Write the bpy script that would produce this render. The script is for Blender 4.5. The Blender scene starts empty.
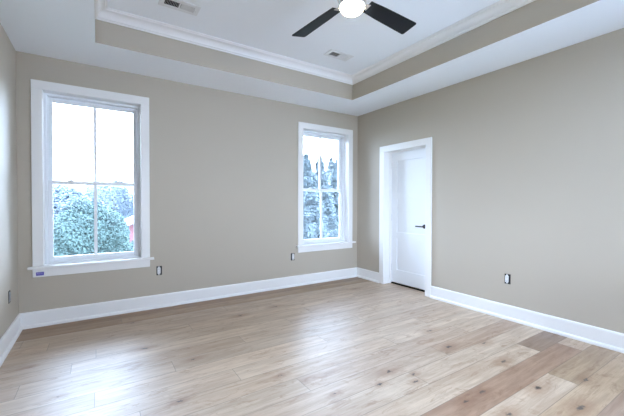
import bpy, bmesh, math, random
from mathutils import Vector, Matrix
S = bpy.context.scene
C = S.collection
PI = math.pi

# ------------------------------------------------------------------ camera
F_PX, YAW, PITCH, ROLL = 328.74, 0.577, 0.0147, 0.0021
cd = bpy.data.cameras.new('camera'); cam = bpy.data.objects.new('camera', cd); C.objects.link(cam)
fw = Vector((math.sin(YAW)*math.cos(PITCH), math.cos(YAW)*math.cos(PITCH), -math.sin(PITCH)))
rt = Vector((math.cos(YAW), -math.sin(YAW), 0)); up = rt.cross(fw)
r2 = rt*math.cos(ROLL) + up*math.sin(ROLL); u2 = up*math.cos(ROLL) - rt*math.sin(ROLL)
m = Matrix((r2, u2, -fw)).transposed().to_4x4(); m.translation = Vector((0, 0, 1.24))
cam.matrix_world = m
cd.sensor_fit = 'HORIZONTAL'; cd.sensor_width = 36; cd.lens = F_PX/624*36; cd.clip_start = .02; cd.clip_end = 400
S.camera = cam

# ------------------------------------------------------------------ sky, exposure
w = bpy.data.worlds.new('sky'); S.world = w; w.use_nodes = True
nt = w.node_tree; nt.nodes.clear()
out = nt.nodes.new('ShaderNodeOutputWorld'); bg = nt.nodes.new('ShaderNodeBackground')
tc = nt.nodes.new('ShaderNodeTexCoord'); sp = nt.nodes.new('ShaderNodeSeparateXYZ'); cr = nt.nodes.new('ShaderNodeValToRGB')
nz = nt.nodes.new('ShaderNodeTexNoise'); nz.inputs['Scale'].default_value = 2.2; nz.inputs['Detail'].default_value = 4
ad = nt.nodes.new('ShaderNodeMath'); ad.operation = 'MULTIPLY_ADD'; ad.inputs[1].default_value = .12
cr.color_ramp.elements[0].position = 0; cr.color_ramp.elements[0].color = (.68, .792, 1.0, 1)
cr.color_ramp.elements[1].position = .9; cr.color_ramp.elements[1].color = (.57, .71, 1.0, 1)
nt.links.new(tc.outputs['Generated'], sp.inputs[0]); nt.links.new(tc.outputs['Generated'], nz.inputs['Vector'])
nt.links.new(nz.outputs['Fac'], ad.inputs[0]); nt.links.new(sp.outputs['Z'], ad.inputs[2])
nt.links.new(ad.outputs[0], cr.inputs[0]); nt.links.new(cr.outputs[0], bg.inputs['Color']); nt.links.new(bg.outputs[0], out.inputs[0])
bg.inputs['Strength'].default_value = 1.0
LAMP = 3.0
S.view_settings.view_transform = 'Standard'; S.view_settings.look = 'None'
S.view_settings.exposure = 4.70; S.view_settings.gamma = 1; S.view_settings.use_curve_mapping = False
S.cycles.max_bounces = 14; S.cycles.diffuse_bounces = 8; S.cycles.glossy_bounces = 4
S.cycles.transparent_max_bounces = 12; S.cycles.sample_clamp_indirect = 6
S.cycles.caustics_reflective = False; S.cycles.caustics_refractive = False
S.cycles.use_denoising = True

# ------------------------------------------------------------------ dimensions
XL, XR, YB, YF, H, HT = -.6575, 3.678, 4.2444, -.6, 2.705, 3.01
TXL, TXR, TYB, TYF = -.012, 3.0376, 3.6187, .02
WT = .2           # back wall thickness
W1, W2 = -.0225, 3.0325   # window centres on the back wall
JH = .4375        # half jamb width
ZS, ZH = .605, 2.366

# ------------------------------------------------------------------ helpers
def tag(o, label=None, cat=None, group=None, kind=None):
    if label: o['label'] = label
    if cat: o['category'] = cat
    if group: o['group'] = group
    if kind: o['kind'] = kind
    return o
def empty(name, loc=(0, 0, 0), rz=0):
    o = bpy.data.objects.new(name, None); C.objects.link(o); o.location = loc; o.rotation_euler = (0, 0, rz)
    o.empty_display_size = .1
    return o
class MB:
    def __init__(s): s.bm = bmesh.new()
    def box(s, x0, x1, y0, y1, z0, z1, mi=0):
        v = [s.bm.verts.new(p) for p in ((x0,y0,z0),(x1,y0,z0),(x1,y1,z0),(x0,y1,z0),(x0,y0,z1),(x1,y0,z1),(x1,y1,z1),(x0,y1,z1))]
        for f in ((3,2,1,0),(4,5,6,7),(0,1,5,4),(1,2,6,5),(2,3,7,6),(3,0,4,7)):
            s.bm.faces.new([v[i] for i in f]).material_index = mi
        return s
    def poly(s, pts, mi=0):
        f = s.bm.faces.new([s.bm.verts.new(p) for p in pts]); f.material_index = mi; return s
    def prism(s, prof, axis, a, b, mi=0):
        # prof: 2-D profile; axis 'x': (y,z) points, 'y': (x,z), 'z': (x,y)
        def P(p, t):
            return {'x': (t, p[0], p[1]), 'y': (p[0], t, p[1]), 'z': (p[0], p[1], t)}[axis]
        A = [s.bm.verts.new(P(p, a)) for p in prof]; B = [s.bm.verts.new(P(p, b)) for p in prof]
        n = len(prof); s.bm.faces.new(A).material_index = mi; s.bm.faces.new(B[::-1]).material_index = mi
        for i in range(n): s.bm.faces.new((A[i], B[i], B[(i+1) % n], A[(i+1) % n])).material_index = mi
        return s
    def lathe(s, prof, n=32, cx=0, cy=0, axis='z', mi=0):
        rings = []
        for r, z in prof:
            ring = []
            for k in range(n):
                a = 2*PI*k/n; p = (r*math.cos(a), r*math.sin(a), z)
                if axis == 'x': p = (z, r*math.cos(a), r*math.sin(a))
                if axis == 'y': p = (r*math.cos(a), z, r*math.sin(a))
                ring.append(s.bm.verts.new((p[0]+cx, p[1]+cy, p[2]) if axis == 'z' else p))
            rings.append(ring)
        for a, b in zip(rings, rings[1:]):
            for k in range(n): s.bm.faces.new((a[k], a[(k+1) % n], b[(k+1) % n], b[k])).material_index = mi
        s.bm.faces.new(rings[0][::-1]).material_index = mi; s.bm.faces.new(rings[-1]).material_index = mi
        return s
    def build(s, name, mats, parent=None, bevel=0, smooth=False, merge=False):
        if merge: bmesh.ops.remove_doubles(s.bm, verts=s.bm.verts, dist=1e-5)
        bmesh.ops.recalc_face_normals(s.bm, faces=s.bm.faces)
        me = bpy.data.meshes.new(name); s.bm.to_mesh(me); s.bm.free()
        if not isinstance(mats, (list, tuple)): mats = [mats]
        for m_ in mats: me.materials.append(m_)
        o = bpy.data.objects.new(name, me); C.objects.link(o)
        if parent: o.parent = parent
        if smooth:
            for p in me.polygons: p.use_smooth = True
        if bevel:
            b = o.modifiers.new('bevel', 'BEVEL'); b.width = bevel; b.segments = 2; b.limit_method = 'ANGLE'; b.angle_limit = .6
            b.harden_normals = False
        return o
def mat(name, col, rough=.5, spec=.5, metal=0, bump=0, bscale=60, emit=None, var=0):
    m_ = bpy.data.materials.new(name); m_.use_nodes = True; n = m_.node_tree; b = n.nodes['Principled BSDF']
    b.inputs['Base Color'].default_value = (*col, 1); b.inputs['Roughness'].default_value = rough
    b.inputs['Metallic'].default_value = metal; b.inputs['Specular IOR Level'].default_value = spec
    if emit: b.inputs['Emission Color'].default_value = (*emit[0], 1); b.inputs['Emission Strength'].default_value = emit[1]
    t = n.nodes.new('ShaderNodeTexCoord'); z = n.nodes.new('ShaderNodeTexNoise')
    z.inputs['Scale'].default_value = bscale; z.inputs['Detail'].default_value = 3
    n.links.new(t.outputs['Object'], z.inputs['Vector'])
    if bump:
        bp = n.nodes.new('ShaderNodeBump'); bp.inputs['Strength'].default_value = bump; bp.inputs['Distance'].default_value = .002
        n.links.new(z.outputs['Fac'], bp.inputs['Height']); n.links.new(bp.outputs[0], b.inputs['Normal'])
    r = n.nodes.new('ShaderNodeMapRange'); r.inputs[3].default_value = max(0, rough-.04); r.inputs[4].default_value = min(1, rough+.04)
    n.links.new(z.outputs['Fac'], r.inputs[0]); n.links.new(r.outputs[0], b.inputs['Roughness'])
    if var:
        mx = n.nodes.new('ShaderNodeMix'); mx.data_type = 'RGBA'
        mx.inputs[6].default_value = (*[c*(1-var) for c in col], 1); mx.inputs[7].default_value = (*[min(1, c*(1+var)) for c in col], 1)
        n.links.new(z.outputs['Fac'], mx.inputs[0]); n.links.new(mx.outputs[2], b.inputs['Base Color'])
    return m_

M = {}
M['wall'] = mat('greige_wall_paint', (.495, .440, .364), .55, .35, bump=.12, bscale=220)
M['ceil'] = mat('white_ceiling_paint', (.89, .92, .955), .8, .2, bump=.1, bscale=180)
M['trim'] = mat('white_trim_paint', (.86, .85, .84), .32, .5, bscale=30)
M['vinyl'] = mat('white_vinyl', (.88, .90, .93), .35, .5)
M['door'] = mat('white_door_paint', (.84, .86, .88), .35, .5, bscale=30)
M['black'] = mat('black_metal', (.012, .012, .014), .35, .5)
M['dark'] = mat('gap_shade_black', (.01, .01, .01), .9, .1)
M['blade'] = mat('dark_fan_blade', (.006, .008, .011), .45, .2, bscale=12)
M['nickel'] = mat('brushed_nickel', (.62, .60, .58), .3, .5, metal=1)
M['globe'] = mat('lit_globe', (.9, .9, .88), .4, .5, emit=((1.0, .80, .56), LAMP))
M['outlet'] = mat('white_plastic', (.78, .78, .78), .4)
M['outbox'] = mat('black_plastic', (.015, .015, .016), .6)
M['outgrey'] = mat('grey_plastic', (.38, .39, .41), .5)
M['vent'] = mat('white_vent_metal', (.78, .79, .80), .45)
M['ventdark'] = mat('duct_shade_black', (.02, .022, .025), .9)
M['sticker'] = mat('purple_sticker', (.09, .075, .42), .5)
M['stickermark'] = mat('pale_sticker_print', (.45, .42, .75), .5)
M['siding'] = mat('outside_siding', (.6, .6, .6), .8)
M['bark'] = mat('bark', (.12, .10, .08), .9, .1, bump=.5, bscale=20)
M['brick'] = mat('red_brick_wall', (.22, .09, .10), .9, .1)
M['roof'] = mat('grey_roof', (.35, .37, .40), .9, .1)

def glass_mat():
    m_ = bpy.data.materials.new('window_glass'); m_.use_nodes = True; n = m_.node_tree; n.nodes.clear()
    o = n.nodes.new('ShaderNodeOutputMaterial'); t = n.nodes.new('ShaderNodeBsdfTransparent'); g = n.nodes.new('ShaderNodeBsdfGlossy')
    t.inputs[0].default_value = (.93, .97, .98, 1); g.inputs['Roughness'].default_value = .02
    f = n.nodes.new('ShaderNodeFresnel'); f.inputs[0].default_value = 1.45
    x = n.nodes.new('ShaderNodeMixShader')
    n.links.new(f.outputs[0], x.inputs[0]); n.links.new(t.outputs[0], x.inputs[1]); n.links.new(g.outputs[0], x.inputs[2]); n.links.new(x.outputs[0], o.inputs[0])
    return m_
M['glass'] = glass_mat()

# ------------------------------------------------------------------ floor
PW = .187
KNOTS = [  # x, y, radius of each dark knot, read off the boards
]
def px(x, y):   # the floor point under pixel x, y (used only to measure knot places on the boards)
    d = fw + r2*(x-312)/F_PX + u2*(208-y)/F_PX
    t = -1.24/d.z
    return (d.x*t, d.y*t)
for kx, ky, kr in ((240.5,315.5,.022),(275,306.5,.024),(354.8,288.9,.024),(280.6,375.4,.014),(389.3,371.7,.022),(335,394,.012),(380,384.4,.014),
                   (415.5,381.8,.014),(484,342.7,.022),(448,347,.026),(430,330.7,.024),(482,391.8,.016),(466,401.8,.018),(414,374,.012),(503,361,.024),
                   (537.8,387.8,.026),(585.7,379.8,.02),(579.7,407.7,.03),(508.6,413.7,.022),(132,323,.02),(144.5,348.6,.022),(194,359,.016),
                   (57.7,397,.012),(179.5,401,.014),(29.5,367,.012)):
    KNOTS.append((*px(kx, ky), kr))

def floor_material():
    m_ = bpy.data.materials.new('oak_planks'); m_.use_nodes = True; n = m_.node_tree; N = n.nodes; L = n.links; b = N['Principled BSDF']
    def node(t, **k):
        q = N.new(t)
        for a, v in k.items(): setattr(q, a, v)
        return q
    def math_(op, a, b_=None, c=None, clamp=False):
        q = node('ShaderNodeMath', operation=op, use_clamp=clamp)
        for i, v in enumerate((a, b_, c)):
            if v is None: continue
            if hasattr(v, 'links'): L.new(v, q.inputs[i])
            else: q.inputs[i].default_value = v
        return q.outputs[0]
    def maprange(v, a, b_, c, d):
        q = node('ShaderNodeMapRange', interpolation_type='SMOOTHSTEP'); L.new(v, q.inputs[0])
        for i, t in enumerate((a, b_, c, d)): q.inputs[i+1].default_value = t
        return q.outputs[0]
    def mixc(f, a, b_, blend='MIX'):
        q = node('ShaderNodeMix', data_type='RGBA', blend_type=blend)
        if hasattr(f, 'links'): L.new(f, q.inputs[0])
        else: q.inputs[0].default_value = f
        for i, v in ((6, a), (7, b_)):
            if hasattr(v, 'links'): L.new(v, q.inputs[i])
            else: q.inputs[i].default_value = (*v, 1)
        return q.outputs[2]
    uv = node('ShaderNodeUVMap', uv_map='board'); su = node('ShaderNodeSeparateXYZ'); L.new(uv.outputs[0], su.inputs[0])
    dim = node('ShaderNodeUVMap', uv_map='size'); sd = node('ShaderNodeSeparateXYZ'); L.new(dim.outputs[0], sd.inputs[0])
    tint = node('ShaderNodeAttribute', attribute_name='tint'); rnd = node('ShaderNodeUVMap', uv_map='seed')
    # grain coordinates, shifted board by board
    mp = node('ShaderNodeCombineXYZ'); sr = node('ShaderNodeSeparateXYZ'); L.new(rnd.outputs[0], sr.inputs[0])
    L.new(math_('ADD', su.outputs[0], sr.outputs[0]), mp.inputs[0]); L.new(su.outputs[1], mp.inputs[1]); L.new(sr.outputs[1], mp.inputs[2])
    def noise(sx, sy, scale, detail=5, rough=.6, dist=0):
        v = node('ShaderNodeVectorMath', operation='MULTIPLY'); L.new(mp.outputs[0], v.inputs[0]); v.inputs[1].default_value = (sx, sy, 1)
        z = node('ShaderNodeTexNoise'); L.new(v.outputs[0], z.inputs['Vector']); z.inputs['Scale'].default_value = scale
        z.inputs['Detail'].default_value = detail; z.inputs['Roughness'].default_value = rough; z.inputs['Distortion'].default_value = dist
        return z.outputs['Fac']
    g1 = noise(1.1, 13, 1.6, 6, .62, .5); g2 = noise(3.5, 110, 1.5, 4, .7); g3 = noise(1.2, 4, 1.1, 3, .5, .8)
    gm = maprange(g1, .34, .68, 0, 1)
    base = tint.outputs['Color']
    dk = mixc(1, base, (.86, .81, .77), 'MULTIPLY'); lt = mixc(1, base, (1.14, 1.13, 1.12), 'MULTIPLY')
    col = mixc(gm, dk, lt)
    col = mixc(maprange(g3, .50, .75, 0, .5), col, mixc(1, base, (.70, .58, .50), 'MULTIPLY'))
    col = mixc(maprange(g2, .45, .7, 0, .45), col, mixc(1, base, (.66, .58, .52), 'MULTIPLY'))
    # knots at the places the boards have them, with a brown halo drawn out along the grain
    geo = node('ShaderNodeNewGeometry'); wob = node('ShaderNodeTexNoise'); wob.inputs['Scale'].default_value = 26; wob.inputs['Detail'].default_value = 6; wob.inputs['Roughness'].default_value = .7
    L.new(geo.outputs['Position'], wob.inputs['Vector'])
    wv = node('ShaderNodeVectorMath', operation='MULTIPLY_ADD'); L.new(wob.outputs['Color'], wv.inputs[0])
    wv.inputs[1].default_value = (.13, .075, 0); L.new(geo.outputs['Position'], wv.inputs[2])
    core = None; halo = None
    for kx, ky, kr in KNOTS:
        s_ = node('ShaderNodeVectorMath', operation='SUBTRACT'); L.new(wv.outputs[0], s_.inputs[0]); s_.inputs[1].default_value = (kx+.065, ky+.037, 0)
        q = node('ShaderNodeVectorMath', operation='MULTIPLY'); L.new(s_.outputs[0], q.inputs[0]); q.inputs[1].default_value = (.6/kr/.8, 1/kr/.62, 0)
        l = node('ShaderNodeVectorMath', operation='LENGTH'); L.new(q.outputs[0], l.inputs[0])
        k = l.outputs['Value']
        core = k if core is None else math_('MINIMUM', core, k)
    kc = maprange(core, .4, 1.25, .97, 0); kh = maprange(core, .5, 6.5, .75, 0)
    col = mixc(kh, col, mixc(1, base, (.62, .46, .36), 'MULTIPLY'))
    col = mixc(kc, col, (.055, .04, .032))
    g4 = noise(1.8, 5.5, 2.6, 7, .72, 1.0)
    col = mixc(maprange(g4, .50, .70, 0, .8), col, mixc(1, base, (.60, .45, .34), 'MULTIPLY'))
    # joints between boards
    e = math_('MINIMUM', math_('MINIMUM', su.outputs[0], math_('SUBTRACT', sd.outputs[0], su.outputs[0])),
              math_('MINIMUM', su.outputs[1], math_('SUBTRACT', sd.outputs[1], su.outputs[1])))
    col = mixc(maprange(e, .0008, .003, .6, 0), col, (.10, .075, .055))
    L.new(col, b.inputs['Base Color'])
    L.new(maprange(g1, .3, .7, .54, .44), b.inputs['Roughness']); b.inputs['Specular IOR Level'].default_value = 1.0
    b.inputs['Coat Weight'].default_value = .3; b.inputs['Coat Roughness'].default_value = .38
    bp = node('ShaderNodeBump'); bp.inputs['Strength'].default_value = .25; bp.inputs['Distance'].default_value = .0015
    L.new(math_('ADD', math_('MULTIPLY', g2, .5), maprange(e, 0, .003, -.6, 0)), bp.inputs['Height']); L.new(bp.outputs[0], b.inputs['Normal'])
    return m_
def build_floor():
    rng = random.Random(11); bm = bmesh.new()
    ub = bm.loops.layers.uv.new('board'); us = bm.loops.layers.uv.new('size'); ur = bm.loops.layers.uv.new('seed')
    tl = bm.loops.layers.float_color.new('tint')
    pale = [(.56, .47, .39), (.54, .45, .37), (.58, .485, .40), (.52, .43, .35), (.55, .47, .395), (.50, .415, .345)]
    warm = [(.41, .30, .235), (.45, .34, .27), (.40, .29, .225)]
    y0 = 1.06 - PW*10
    # boards whose ends and colours the photograph shows, plus painted glare-free tone in the back-wall rows: row -> [(x start, colour)]
    fixed = {10: [(-1.2, pale[1]), (.6, (.37, .245, .175)), (3.42, pale[3])], 11: [(-1.2, pale[0]), (.9, pale[1]), (3.10, (.27, .19, .14))],
             9: [(-1.2, pale[3]), (1.3, pale[2]), (2.75, (.45, .34, .24))], 8: [(-1.2, pale[0]), (1.6, (.50, .385, .28))],
             12: [(-1.2, pale[4]), (1.9, pale[0])], 13: [(-1.2, pale[2]), (.35, pale[5]), (2.4, (.44, .34, .27))],
             14: [(-1.2, pale[4]), (1.17, (.49, .40, .33)), (3.0, pale[1])], 15: [(-1.2, pale[0]), (.2, pale[3]), (2.2, pale[4])],
             26: [(-1.2, (.24, .13, .04)), (.75, (.27, .15, .05)), (2.75, (.23, .125, .04))],  # browner back-wall rows paint in the strip free of window glare
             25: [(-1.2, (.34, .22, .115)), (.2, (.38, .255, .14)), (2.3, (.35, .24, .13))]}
    r = 0
    while True:
        a = y0 + r*PW
        if a > YB: break
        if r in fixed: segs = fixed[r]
        else:
            x = -1.2 - rng.uniform(0, 1.5); segs = []
            while x < 5.5:
                segs.append((x, (rng.choice(warm) if r < 13 else (.50, .41, .335)) if rng.random() < .10 else rng.choice(pale))); x += rng.uniform(1.3, 2.2)
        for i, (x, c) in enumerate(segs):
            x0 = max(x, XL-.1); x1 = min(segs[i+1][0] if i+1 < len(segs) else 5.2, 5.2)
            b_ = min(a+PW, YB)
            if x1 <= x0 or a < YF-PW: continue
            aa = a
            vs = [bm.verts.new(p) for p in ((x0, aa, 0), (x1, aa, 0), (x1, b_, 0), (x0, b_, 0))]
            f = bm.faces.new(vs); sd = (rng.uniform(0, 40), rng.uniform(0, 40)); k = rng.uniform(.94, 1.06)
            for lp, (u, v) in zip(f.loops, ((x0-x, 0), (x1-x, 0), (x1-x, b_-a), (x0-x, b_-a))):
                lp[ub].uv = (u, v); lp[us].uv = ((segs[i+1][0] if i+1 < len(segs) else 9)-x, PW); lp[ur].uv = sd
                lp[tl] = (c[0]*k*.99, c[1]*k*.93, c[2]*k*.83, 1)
        r += 1
    # slab body under the boards
    y1 = y0
    for q in (((XL-.1, YF-PW, -.04), (5.2, YF-PW, -.04), (5.2, YB, -.04), (XL-.1, YB, -.04)),):
        bm.faces.new([bm.verts.new(p) for p in q])
    me = bpy.data.meshes.new('floor'); bm.to_mesh(me); bm.free(); me.materials.append(floor_material())
    o = bpy.data.objects.new('floor', me); C.objects.link(o); tag(o, 'wide pale oak plank floor with dark knots', kind='structure')
build_floor()

# ------------------------------------------------------------------ walls
def wall_grid(axis, u0, u1, z0, z1, t0, t1, holes):
    """a wall slab in plane `axis`, thickness t0..t1, with rectangular holes (u0,u1,z0,z1)"""
    mb = MB(); us = sorted({u0, u1, *[h[0] for h in holes], *[h[1] for h in holes]}); zs = sorted({z0, z1, *[h[2] for h in holes], *[h[3] for h in holes]})
    for i in range(len(us)-1):
        for j in range(len(zs)-1):
            cu, cz = (us[i]+us[i+1])/2, (zs[j]+zs[j+1])/2
            if any(h[0] < cu < h[1] and h[2] < cz < h[3] for h in holes): continue
            if axis == 'y': mb.box(us[i], us[i+1], t0, t1, zs[j], zs[j+1])
            else: mb.box(t0, t1, us[i], us[i+1], zs[j], zs[j+1])
    return mb
TOP = HT+.1
WH = lambda c, j=JH: (c-j-.02, c+j+.02, ZS-.03, ZH+.02)
SL, SR = 1.5, .10        # centres of the side windows added out of view for fill light
tag(wall_grid('y', XL-WT, XR+WT, -.1, TOP, YB, YB+WT, [WH(W1), WH(W2)]).build('wall_back', M['wall']), 'greige wall with two white windows', kind='structure')
tag(wall_grid('x', YF, YB, -.1, TOP, XL-WT, XL, [WH(SL)]).build('wall_left', M['wall']), 'greige wall at the left edge', kind='structure')
DY0, DY1, DZ = 2.851, 3.616, 2.02
tag(wall_grid('x', YF, YB, -.1, TOP, XR, XR+.17, [WH(SR, .54), (DY0-.02, DY1+.02, -.1, DZ+.02)]).build('wall_right', M['wall']), 'greige wall with the white door', kind='structure')
tag(wall_grid('y', XL-WT, XR+WT, -.1, TOP, YF-WT, YF, [WH(1.9), WH(3.05)]).build('wall_front', M['wall']), kind='structure')
cl = MB(); cl.box(4.9, 5.0, 2.3, YB, 0, 2.5); cl.box(XR+.17, 5.0, 2.2, 2.3, 0, 2.5); cl.box(XR+.17, 5.0, YB, YB+.1, -.1, 2.5); cl.box(XR+.17, 5.0, 2.2, YB+.1, 2.5, 2.6)
tag(cl.build('wall_light_block', M['wall']), kind='structure')  # unseen shell behind the door, added to keep sky light out of the gap
# ceiling: white soffit ring, greige risers, white tray
cb = MB()
def ring(z, mi):
    for a in ((XL, TXL, YF, YB), (TXR, XR, YF, YB), (TXL, TXR, YF, TYF), (TXL, TXR, TYB, YB)):
        cb.poly(((a[0], a[2], z), (a[1], a[2], z), (a[1], a[3], z), (a[0], a[3], z)), mi)
ring(H, 0)
for p in (((TXL, TYB), (TXR, TYB)), ((TXR, TYB), (TXR, TYF)), ((TXR, TYF), (TXL, TYF)), ((TXL, TYF), (TXL, TYB))):
    cb.poly(((*p[0], H), (*p[1], H), (*p[1], HT), (*p[0], HT)), 1)
cb.poly(((TXL, TYF, HT), (TXR, TYF, HT), (TXR, TYB, HT), (TXL, TYB, HT)), 0)
cb.box(XL-.05, XR+.05, YF-.05, YB+.05, TOP-.02, TOP, 0)
ceil_o = tag(cb.build('ceiling', [M['ceil'], M['wall']]), 'white tray ceiling with greige sides', kind='structure')
# crown moulding round the tray
def crown():
    zb = 2.917; k = HT-zb; pr = [(0, zb), (.012, zb), (.014, zb+.012), (.022, zb+.016)]
    for i in range(9):
        a = i/8*PI/2; pr.append((.022+.052*(1-math.cos(a)), zb+.018+.052*math.sin(a)))
    pr += [(.080, zb+.074), (.082, zb+.082), (.092, zb+.084), (.092, HT), (0, HT)]
    corners = [(TXL, TYF, 1, 1), (TXR, TYF, -1, 1), (TXR, TYB, -1, -1), (TXL, TYB, 1, -1)]
    bm = bmesh.new(); R = [[bm.verts.new((cx+sx*d, cy+sy*d, z)) for d, z in pr] for cx, cy, sx, sy in corners]
    for i in range(4):
        a, b = R[i], R[(i+1) % 4]
        for j in range(len(pr)-1): bm.faces.new((a[j], b[j], b[j+1], a[j+1]))
    mb = MB(); mb.bm.free(); mb.bm = bm
    return tag(mb.build('trim_1', M['trim']), 'white crown moulding round the tray ceiling', kind='structure')
crown()
# baseboards with shoe moulding
def base_prof(s=1, o=0):
    pr = [(0, 0), (.034, 0), (.034, .012), (.032, .021), (.027, .027), (.020, .031), (.016, .032), (.016, .140), (.013, .150), (.008, .155), (0, .155)]
    return [(o+s*a, b) for a, b in pr]
tag(MB().prism(base_prof(-1, YB), 'x', XL, XR).build('baseboard_back', M['trim']), 'white baseboard under the windows', kind='structure')
tag(MB().prism(base_prof(1, XL), 'y', YF, YB).build('baseboard_left', M['trim']), 'white baseboard on the left wall', kind='structure')
b_ = MB(); b_.prism(base_prof(-1, XR), 'y', YF, DY0-.09); b_.prism(base_prof(-1, XR), 'y', DY1+.09, YB)
tag(b_.build('baseboard_right', M['trim']), 'white baseboard either side of the door', kind='structure')
tag(MB().prism(base_prof(1, YF), 'x', XL, XR).build('baseboard_front', M['trim']), kind='structure')

# ------------------------------------------------------------------ windows (local x along the wall, +y outwards)
def frame_mb(x0, x1, z0, z1, y0, y1, l, r, b, t):
    mb = MB(); mb.box(x0, x0+l, y0, y1, z0, z1); mb.box(x1-r, x1, y0, y1, z0, z1)
    mb.box(x0+l, x1-r, y0, y1, z0, z0+b); mb.box(x0+l, x1-r, y0, y1, z1-t, z1)
    return mb
def make_window(name, loc, rz, label, j=JH):
    w_ = empty(name, loc, rz); tag(w_, label, kind='structure')
    c = .088; e = .0005
    cs = MB()
    cs.box(-j-c, -j, -.02, -e, ZS, ZH); cs.box(j, j+c, -.02, -e, ZS, ZH); cs.box(-j-c, j+c, -.021, -e, ZH, ZH+c)
    cs.build('window_casing', M['trim'], w_, bevel=.003)
    MB().box(-j-.122, j+.128, -.062, -e, ZS-.024, ZS).box(-j, j, -e, .09, ZS-.024, ZS).build('window_sill', M['trim'], w_, bevel=.004, merge=True)
    MB().box(-j-c, j+c, -.02, -e, .496, ZS-.0245).build('window_apron', M['trim'], w_, bevel=.003)
    jb = MB(); jb.box(-j-.018, -j, 0, .19, ZS, ZH+.018); jb.box(j, j+.018, 0, .19, ZS, ZH+.018); jb.box(-j, j, 0, .19, ZH, ZH+.018)
    jb.build('window_jamb', M['trim'], w_)
    fr = frame_mb(-j, j, ZS-.02, ZH, .09, .198, .022, .022, .036, .022)
    # inner stop and track ribs of the vinyl frame
    for s in (-1, 1):
        x = s*(j-.022); a_, b2 = sorted((x, x-s*.008)); fr.box(a_, b2, .158, .163, ZS+.016, ZH-.022)
        fr.box(a_, b2, .118, .123, 1.47, ZH-.022)
    fr.build('window_frame', M['vinyl'], w_, bevel=.002)
    xi = j-.022; zm = 1.452
    def sash(nm, z0, z1, y0, rb, rt_):
        s = frame_mb(-xi, xi, z0, z1, y0, y0+.034, .042, .042, rb, rt_).build(nm, M['vinyl'], w_, bevel=.004)
        MB().box(-xi+.042, xi-.042, y0+.015, y0+.019, z0+rb, z1-rt_).build('glass', M['glass'], s)
        MB().box(-.015, .015, y0+.006, y0+.0149, z0+rb, z1-rt_).box(-.015, .015, y0+.0191, y0+.028, z0+rb, z1-rt_).build('muntin', M['vinyl'], s)
        return s
    lo = sash('lower_sash', ZS+.016, zm+.02, .124, .048, .036)
    hi = sash('upper_sash', zm-.02, ZH-.022, .1635, .036, .046)
    for x in (-.22, .22):
        lk = MB().box(x-.028, x+.028, .118, .150, zm+.0205, zm+.027)
        lk.lathe([(.012, zm+.027), (.012, zm+.034), (.006, zm+.036)], 12, x, .134)
        lk.box(x-.004, x+.024, .126, .134, zm+.029, zm+.036)
        lk.build('sash_lock', M['vinyl'], lo)
    MB().box(-j-.02, j+.02, .19, .26, ZS-.06, ZS-.022).build('outer_sill', M['trim'], w_)
    # sky-sampling portal in the opening
    L = bpy.data.lights.new('window_portal', 'AREA'); L.shape = 'RECTANGLE'; L.size = 2*j; L.size_y = ZH-ZS
    L.cycles.is_portal = True
    lo_ = bpy.data.objects.new('window_portal', L); C.objects.link(lo_); lo_.parent = w_
    lo_.location = (0, .21, (ZS+ZH)/2); lo_.rotation_euler = (-PI/2, 0, 0)
    return w_
win1 = make_window('window_1', (W1, YB, 0), 0, 'tall white double-hung window at left, nearer the camera')
win2 = make_window('window_2', (W2, YB, 0), 0, 'tall white double-hung window beside the far corner')
make_window('fill_window_3', (XR, SR, 0), -PI/2, 'added fill-light window, out of view, on the right wall nearest the camera', .54)  # this and the next three are unseen windows added for fill daylight
make_window('fill_window_6', (XL, SL, 0), PI/2, 'added fill-light window, out of view, on the left wall beside the camera')
make_window('fill_window_4', (1.9, YF, 0), PI, 'added fill-light window, out of view, on the wall behind the camera')
make_window('fill_window_5', (3.05, YF, 0), PI, 'added fill-light window, out of view, on the wall behind the camera, toward the right wall')

# ------------------------------------------------------------------ door
d_ = empty('door_1', (XR, DY0, 0)); tag(d_, 'white three-panel door with black lever handle', kind='structure')
def at(mb, name, m_, par=d_, **k):
    o = mb.build(name, m_, par, **k); o.location = (-XR, -DY0, 0) if par is d_ else (0, 0, 0); return o
cs = MB(); x0, x1 = XR-.02, XR-.0005
cs.box(x0, x1, DY0-.09, DY0, 0, DZ); cs.box(x0, x1, DY1, DY1+.09, 0, DZ); cs.box(x0-.001, x1, DY0-.09, DY1+.09, DZ, DZ+.09)
at(cs, 'door_casing', M['trim'], bevel=.003)
jb = MB(); jb.box(XR, XR+.185, DY0-.019, DY0, 0, DZ+.019); jb.box(XR, XR+.185, DY1, DY1+.019, 0, DZ+.019); jb.box(XR, XR+.185, DY0, DY1, DZ, DZ+.019)
XD = 3.822
jb.box(XD-.034, XD-.002, DY0, DY0+.012, 0, DZ); jb.box(XD-.034, XD-.002, DY1-.012, DY1, 0, DZ); jb.box(XD-.034, XD-.002, DY0+.012, DY1-.012, DZ-.012, DZ)
at(jb, 'door_jamb', M['trim'])
at(MB().box(XD-.002, XD+.04, DY0+.0005, DY1-.0005, .0005, .006), 'door_gap_dark', M['dark'])  # black strip added so the gap under the leaf stays dark
def leaf():
    y0, y1, z0, z1 = DY0+.003, DY1-.003, .028, DZ-.003; st = .112
    rails = [(.028, .225), (.70, .80), (1.30, 1.40), (1.885, z1)]
    mb = MB(); mb.box(XD+.020, XD+.029, y0+st, y1-st, z0+.05, z1-.05)     # recessed panels
    for a, b in ((y0, y0+st), (y1-st, y1)): mb.box(XD, XD+.035, a, b, z0, z1)
    for a, b in rails: mb.box(XD, XD+.035, y0+st, y1-st, a, b)
    return mb
lf = at(leaf(), 'door_leaf', M['door'])
hx, hy, hz = XD, 2.988, .915
lv = MB(); n = 24
lv.lathe([(.030, -.0005), (.030, -.007), (.027, -.009)], 28, axis='x')
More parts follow.
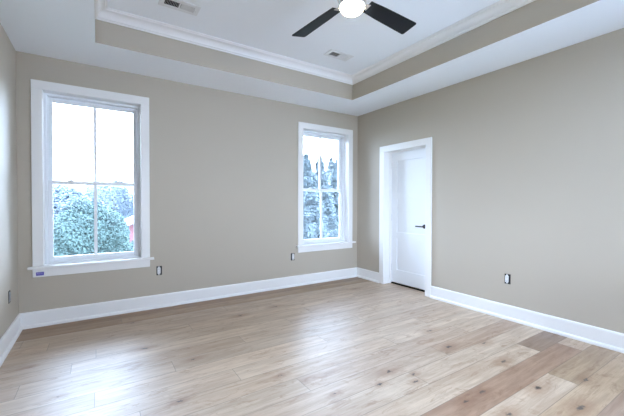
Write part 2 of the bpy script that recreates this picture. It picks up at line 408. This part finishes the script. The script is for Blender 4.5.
lv.lathe([(.011, -.009), (.011, -.045)], 16, axis='x')
lv.box(-.056, -.043, -.012, .118, -.009, .009)
hd = lv.build('door_handle', M['black'], d_, bevel=.002); hd['label'] = 'black lever handle'
hd.location = (hx-XR, hy-DY0, hz)
for z in (.25, 1.02, 1.82):
    at(MB().box(XD-.001, XD+.003, DY1-.012, DY1-.0005, z-.05, z+.05), 'hinge', M['black'])

# ------------------------------------------------------------------ ceiling fan with light
fx, fy = 1.513, 1.812
fan = empty('ceiling_fan', (fx, fy, HT))
tag(fan, 'black four-blade ceiling fan with a glowing round light, hanging from the tray ceiling', 'ceiling fan')
fz = 2.685 - HT
MB().lathe([(.068, -.001), (.068, -.02), (.055, -.05), (.03, -.06)], 40).build('canopy', M['nickel'], fan, smooth=False)
MB().lathe([(.0125, -.055), (.0125, fz+.075)], 20).build('downrod', M['nickel'], fan)
MB().lathe([(.03, fz+.085), (.085, fz+.07), (.105, fz+.05), (.108, fz+.01), (.10, fz-.012), (.07, fz-.018)], 48).build('motor_housing', M['nickel'], fan)
MB().lathe([(.06, fz-.018), (.082, fz-.03), (.086, fz-.048), (.082, fz-.052)], 48).build('light_fitter', M['nickel'], fan)
gp = [(.0805, fz-.048)] + [(.086*math.cos(a), fz-.058-.052*math.sin(a)) for a in [i/12*PI/2*.985 for i in range(13)]]
MB().lathe(gp, 48).build('light_globe', M['globe'], fan, smooth=True)
def blade_mesh():
    bm = bmesh.new(); pit = math.radians(-13); top = []; bot = []
    def P(x, y, z): return (x, y*math.cos(pit)-z*math.sin(pit), y*math.sin(pit)+z*math.cos(pit))
    outl = [(.15, -.052), (.30, -.062), (.645, -.073), (.66, -.069), (.664, -.06), (.664, .06), (.66, .069), (.645, .073), (.30, .062), (.15, .052)]
    A = [bm.verts.new(P(x, y, -.003)) for x, y in outl]; B = [bm.verts.new(P(x, y, .003)) for x, y in outl]
    bm.faces.new(A); bm.faces.new(B[::-1])
    for i in range(len(A)): bm.faces.new((A[i], B[i], B[(i+1) % len(A)], A[(i+1) % len(A)]))
    mb = MB(); mb.bm.free(); mb.bm = bm; return mb
def bracket_mesh():
    mb = MB(); pit = math.radians(-13)
    def P(x, y, z): return (x, y*math.cos(pit)-z*math.sin(pit), y*math.sin(pit)+z*math.cos(pit))
    for (xa, ya, xb, yb) in ((.09, .012, .165, .028),):
        lo = [P(xa, -ya, -.0075), P(xb, -yb, -.0075), P(xb, yb, -.0075), P(xa, ya, -.0075)]
        hi = [P(xa, -ya, -.0035), P(xb, -yb, -.0035), P(xb, yb, -.0035), P(xa, ya, -.0035)]
        v = [mb.bm.verts.new(p) for p in lo+hi]
        for f in ((3,2,1,0),(4,5,6,7),(0,1,5,4),(1,2,6,5),(2,3,7,6),(3,0,4,7)): mb.bm.faces.new([v[i] for i in f])
    for y in (-.02, .02):
        c = P(.15, y*.7, -.0095)
        mb.lathe([(.005, c[2]-.001), (.005, c[2]+.004)], 10, c[0], c[1])
    return mb
bl0 = blade_mesh().build('blade', M['blade'], fan, bevel=.0015); bl0['label'] = 'dark glossy fan blade'
br0 = bracket_mesh().build('blade_bracket', M['nickel'], bl0)
for k in range(4):
    if k == 0: b1 = bl0
    else:
        b1 = bl0.copy(); C.objects.link(b1); c1 = br0.copy(); C.objects.link(c1); c1.parent = b1
    b1.location = (0, 0, fz); b1.rotation_euler = (0, 0, math.radians(4.4)+k*PI/2)

# ------------------------------------------------------------------ ceiling vents
def make_vent(x, y, label):
    v = empty('ceiling_vent', (x, y, HT)); tag(v, label, 'vent', 'white ceiling registers')
    a, b = .125, .043; A, B = .168, .082; t = .007
    fr = MB()
    fr.box(-A, -a, -B, B, -t, -.0005); fr.box(a, A, -B, B, -t, -.0005); fr.box(-a, a, -B, -b, -t, -.0005); fr.box(-a, a, b, B, -t, -.0005)
    fr.box(-.007, .007, -b, b, -t, -.0005)
    fr.build('frame', M['vent'], v, bevel=.002)
    MB().box(-a, a, -b, b, -.0012, -.0004).build('duct_shade_plate', M['ventdark'], v)  # flat dark plate paints in the shade behind the louvres
    for half, sgn in ((-1, 1), (1, -1)):
        sl = MB(); n = 9
        for i in range(n):
            cx = half*(.010 + (i+.5)*(a-.012)/n); dx = .0014 if half < 0 else .0056; s = sgn
            sl.prism([(cx-s*dx, -.0085), (cx-s*dx+.001, -.0085), (cx+s*dx+.001, -.0016), (cx+s*dx, -.0016)], 'y', -b, b)
        sl.build('louvre', M['vent'], v)
    MB().box(a+.012, a+.016, -.010, .018, -.014, -t).build('lever', M['vent'], v)
make_vent(.625, 3.14, 'white ceiling register above the left window, at the top edge of the picture')
make_vent(2.425, 3.143, 'white ceiling register near the far corner of the tray, beyond the fan')

# ------------------------------------------------------------------ wall outlets without cover plates (local +y into the room)
def make_outlet(loc, rz, label, ox=0.0, m_=None):
    o = empty('wall_outlet', loc, rz); tag(o, label, 'outlet', 'uncovered wall outlets')
    bx = frame_mb(-.030, .030, -.053, .053, .0005, .004, .005, .005, .005, .005); bx.box(-.025, .025, .0005, .0012, -.048, .048)
    bx.build('electrical_box', M['outbox'], o)
    r = MB(); r.box(ox-.0165, ox+.0165, .0012, .010, -.034, .034); r.box(ox-.0085, ox+.0085, .0012, .0025, -.050, .050)
    rc = r.build('receptacle', m_ or M['outlet'], o, bevel=.0015)
    for z in (-.019, .019):
        s = MB()
        s.box(ox-.008, ox-.0055, .0101, .0104, z-.002, z+.007); s.box(ox+.0055, ox+.008, .0101, .0104, z-.002, z+.006)
        s.box(ox-.002, ox+.002, .0101, .0104, z-.010, z-.006)
        s.build('socket_slots', M['outbox'], rc)
    return o
make_outlet((.603, YB, .438), PI, 'uncovered outlet in black box on back wall, just right of the left window', .003)
make_outlet((2.42, YB, .443), PI, 'uncovered outlet in black box on back wall, just left of the far window', -.007)
make_outlet((XR, 1.80, .432), PI/2, 'uncovered outlet in black box on the right wall, right of the door', .006)
make_outlet((XL, 3.845, .415), -PI/2, 'uncovered outlet on the left wall at the edge of the picture', 0, M['outgrey'])

# ------------------------------------------------------------------ sticker on the left window's apron
st = MB().box(-.521, -.459, YB-.0213, YB-.0204, .512, .546).build('sticker', M['sticker'])
tag(st, 'small purple-blue sticker on the white apron under the left window', 'sticker')
mk = MB()
for i, (a, b, z) in enumerate(((-.515, -.498, .534), (-.495, -.482, .534), (-.479, -.466, .534), (-.515, -.488, .526), (-.484, -.470, .526))):
    mk.box(a, b, YB-.0216, YB-.0213, z, z+.004)
mk.build('print', M['stickermark'], st)

# ------------------------------------------------------------------ outside
GZ = -3.2
gm_ = mat('lawn', (.05, .08, .06), .95, .1, var=.3, bscale=2)
gv = mat('bounce_gravel', (.72, .72, .72), .9, .1, bump=.6, bscale=30, var=.12)  # ground added out of view to bounce daylight up to the ceiling
tag(MB().box(-30, 50, YB+WT, 9.5, GZ-.2, GZ).build('ground', gv), 'unseen pale gravel added to bounce light up, along the house', kind='structure')
tag(MB().box(-.9, 50, -40, YB+WT-.001, GZ-.2, GZ).build('ground', gv), 'unseen pale gravel added to bounce light up, beside and in front of the house', kind='structure')
tag(MB().box(-60, -.901, -40, YB+WT-.001, GZ-.2, GZ).build('ground', gm_), 'unseen dark lawn added to hold down upward light at the left of the house', kind='structure')  # added at left to cut upward light through the side window
tag(MB().box(-60, 90, 9.5, 150, GZ-.2, GZ).build('ground', gm_), 'green lawn far below the windows', kind='structure')
def leafmat(name, c):
    m_ = bpy.data.materials.new(name); m_.use_nodes = True; n = m_.node_tree; b = n.nodes['Principled BSDF']
    oi = n.nodes.new('ShaderNodeNewGeometry'); r = n.nodes.new('ShaderNodeMapRange'); mx = n.nodes.new('ShaderNodeMix'); mx.data_type = 'RGBA'
    n.links.new(oi.outputs['Random Per Island'], mx.inputs[0]); mx.inputs[6].default_value = (*[q*.9 for q in c], 1); mx.inputs[7].default_value = (*[min(1, q*1.15) for q in c], 1)
    n.links.new(mx.outputs[2], b.inputs['Base Color']); b.inputs['Roughness'].default_value = .7; b.inputs['Specular IOR Level'].default_value = .2
    return m_
M['leaf1'] = leafmat('pale_foliage', (.056, .088, .080)); M['leaf2'] = leafmat('hazed_foliage', (.135, .165, .195)); M['leaf3'] = leafmat('needle_foliage', (.115, .145, .155))  # distant broad trees: haze painted in as a paler, bluer leaf colour
def crown_mesh(rng, blobs, n, ls):
    bm = bmesh.new(); tot = sum(b[3]*b[3] for b in blobs)
    for bx, by, bz, br, bs in blobs:
        for _ in range(int(n*br*br/tot)):
            d = Vector((rng.gauss(0, 1), rng.gauss(0, 1), rng.gauss(0, 1))).normalized()
            k = br*(1 - abs(rng.gauss(0, .16))) * (1+.12*math.sin(5*d.x+3*d.z)*math.cos(4*d.y))
            c = Vector((bx+d.x*k, by+d.y*k, bz+d.z*k*bs))
            a = Vector((rng.gauss(0, 1), rng.gauss(0, 1), rng.gauss(0, .6))).normalized(); b = a.cross(d+Vector((.2, .1, .3))).normalized()
            s = ls*rng.uniform(.6, 1.3)
            bm.faces.new([bm.verts.new(c+a*s*.6*0 + p) for p in (-a*s, b*s*.45, a*s, -b*s*.45)])
    return bm
def broad_tree(name, x, y, zt, r, seed, lm, label, n=9000, ls=.09, cat='tree'):
    rng = random.Random(seed); t = empty(name, (x, y, GZ)); tag(t, label, cat, 'trees outside the windows')
    hgt = zt-GZ; zc = hgt-r*1.05
    blobs = [(0, 0, zc, r, 1.0)]
    for i in range(9):
        a = rng.uniform(0, 2*PI); q = rng.uniform(.45, .85)*r
        blobs.append((math.cos(a)*q, math.sin(a)*q, zc+rng.uniform(-.7, .45)*r, r*rng.uniform(.35, .55), 1))
    mb = MB(); mb.bm.free(); mb.bm = crown_mesh(rng, blobs, n, ls)
    mb.build('foliage', lm, t)
    tr = MB(); tr.lathe([(.16*r, 0), (.10*r, zc*.5), (.07*r, zc+r*.3)], 10); tr.build('trunk', M['bark'], t)
    return t
def conifer(x, y, zt, r, seed, label, n=22000, ls=.12):
    rng = random.Random(seed); r *= 1.0; t = empty('conifer_tree', (x, y, GZ)); tag(t, label, 'tree', 'trees outside the windows')
    hgt = zt-GZ; bm = bmesh.new()
    tiers = 22
    for _ in range(n):
        u = rng.random()**.75; k = int(u*tiers); f = (k+rng.random()*.55)/tiers
        f = f*.45+u*.55; z = hgt*(1-.97*f); rad = r*(.5*f**.45+.65*f)*(1.05+.3*(rng.random()-.5))*(1+.15*math.sin(k*2.1))
        a = rng.uniform(0, 2*PI); q = rad*(1-abs(rng.gauss(0, .28))); arm = math.sin(a*5+f*19)*.2*math.sin(a*3-f*31)+.88
        c = Vector((math.cos(a)*q*arm, math.sin(a)*q*arm, z-.25*q+rng.gauss(0, .12)))
        d = Vector((math.cos(a), math.sin(a), -.35+rng.gauss(0, .25))).normalized(); b = d.cross(Vector((rng.gauss(0, .4), rng.gauss(0, .4), 1))).normalized(); s = ls*rng.uniform(.6, 1.5)
        bm.faces.new([bm.verts.new(c+p) for p in (-d*s, b*s*.35, d*s, -b*s*.35)])
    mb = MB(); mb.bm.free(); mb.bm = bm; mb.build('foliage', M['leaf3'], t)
    MB().lathe([(.13, 0), (.08, hgt*.5), (.015, hgt*.97)], 10).build('trunk', M['bark'], t)
    return t
broad_tree('leafy_tree', -.2, 12.0, 1.38, 1.12, 3, M['leaf1'], 'pale green bushy tree just outside the left window', 70000, .032)
broad_tree('leafy_tree', -2.6, 14.0, .2, 1.3, 4, M['leaf1'], 'lower pale green tree at the left side of the left window', 50000, .038)
broad_tree('leafy_tree', 2.0, 16.4, .0, 1.05, 5, M['leaf1'], 'lower pale green tree at the right side of the left window', 50000, .038)
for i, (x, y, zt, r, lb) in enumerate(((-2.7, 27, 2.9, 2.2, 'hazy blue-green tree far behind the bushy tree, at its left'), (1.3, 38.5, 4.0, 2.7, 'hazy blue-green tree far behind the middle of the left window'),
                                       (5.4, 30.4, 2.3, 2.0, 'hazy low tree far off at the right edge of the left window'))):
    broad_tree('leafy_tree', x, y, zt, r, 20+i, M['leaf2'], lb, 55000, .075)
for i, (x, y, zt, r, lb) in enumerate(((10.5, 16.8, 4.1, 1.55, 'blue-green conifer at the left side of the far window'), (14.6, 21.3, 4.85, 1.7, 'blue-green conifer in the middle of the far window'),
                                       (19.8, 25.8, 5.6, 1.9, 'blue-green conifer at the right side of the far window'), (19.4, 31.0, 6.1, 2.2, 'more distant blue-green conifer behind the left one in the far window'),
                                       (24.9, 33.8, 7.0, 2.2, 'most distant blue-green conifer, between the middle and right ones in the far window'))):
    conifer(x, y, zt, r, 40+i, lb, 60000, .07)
hs = empty('house', (5.2, 22.0, GZ)); tag(hs, 'red brick house beyond the trees at right of the left window', 'house')
MB().box(-3.4, 3.4, 0, 4, 0, 3.2).prism([(-3.4, 3.2), (3.4, 3.2), (0, 4.6)], 'y', 0, 4).build('wall', M['brick'], hs)
MB().prism([(-3.8, 3.1), (0, 4.72), (3.8, 3.1), (3.8, 3.25), (0, 4.9), (-3.8, 3.25)], 'y', -.4, 4.4).build('roof', M['roof'], hs)
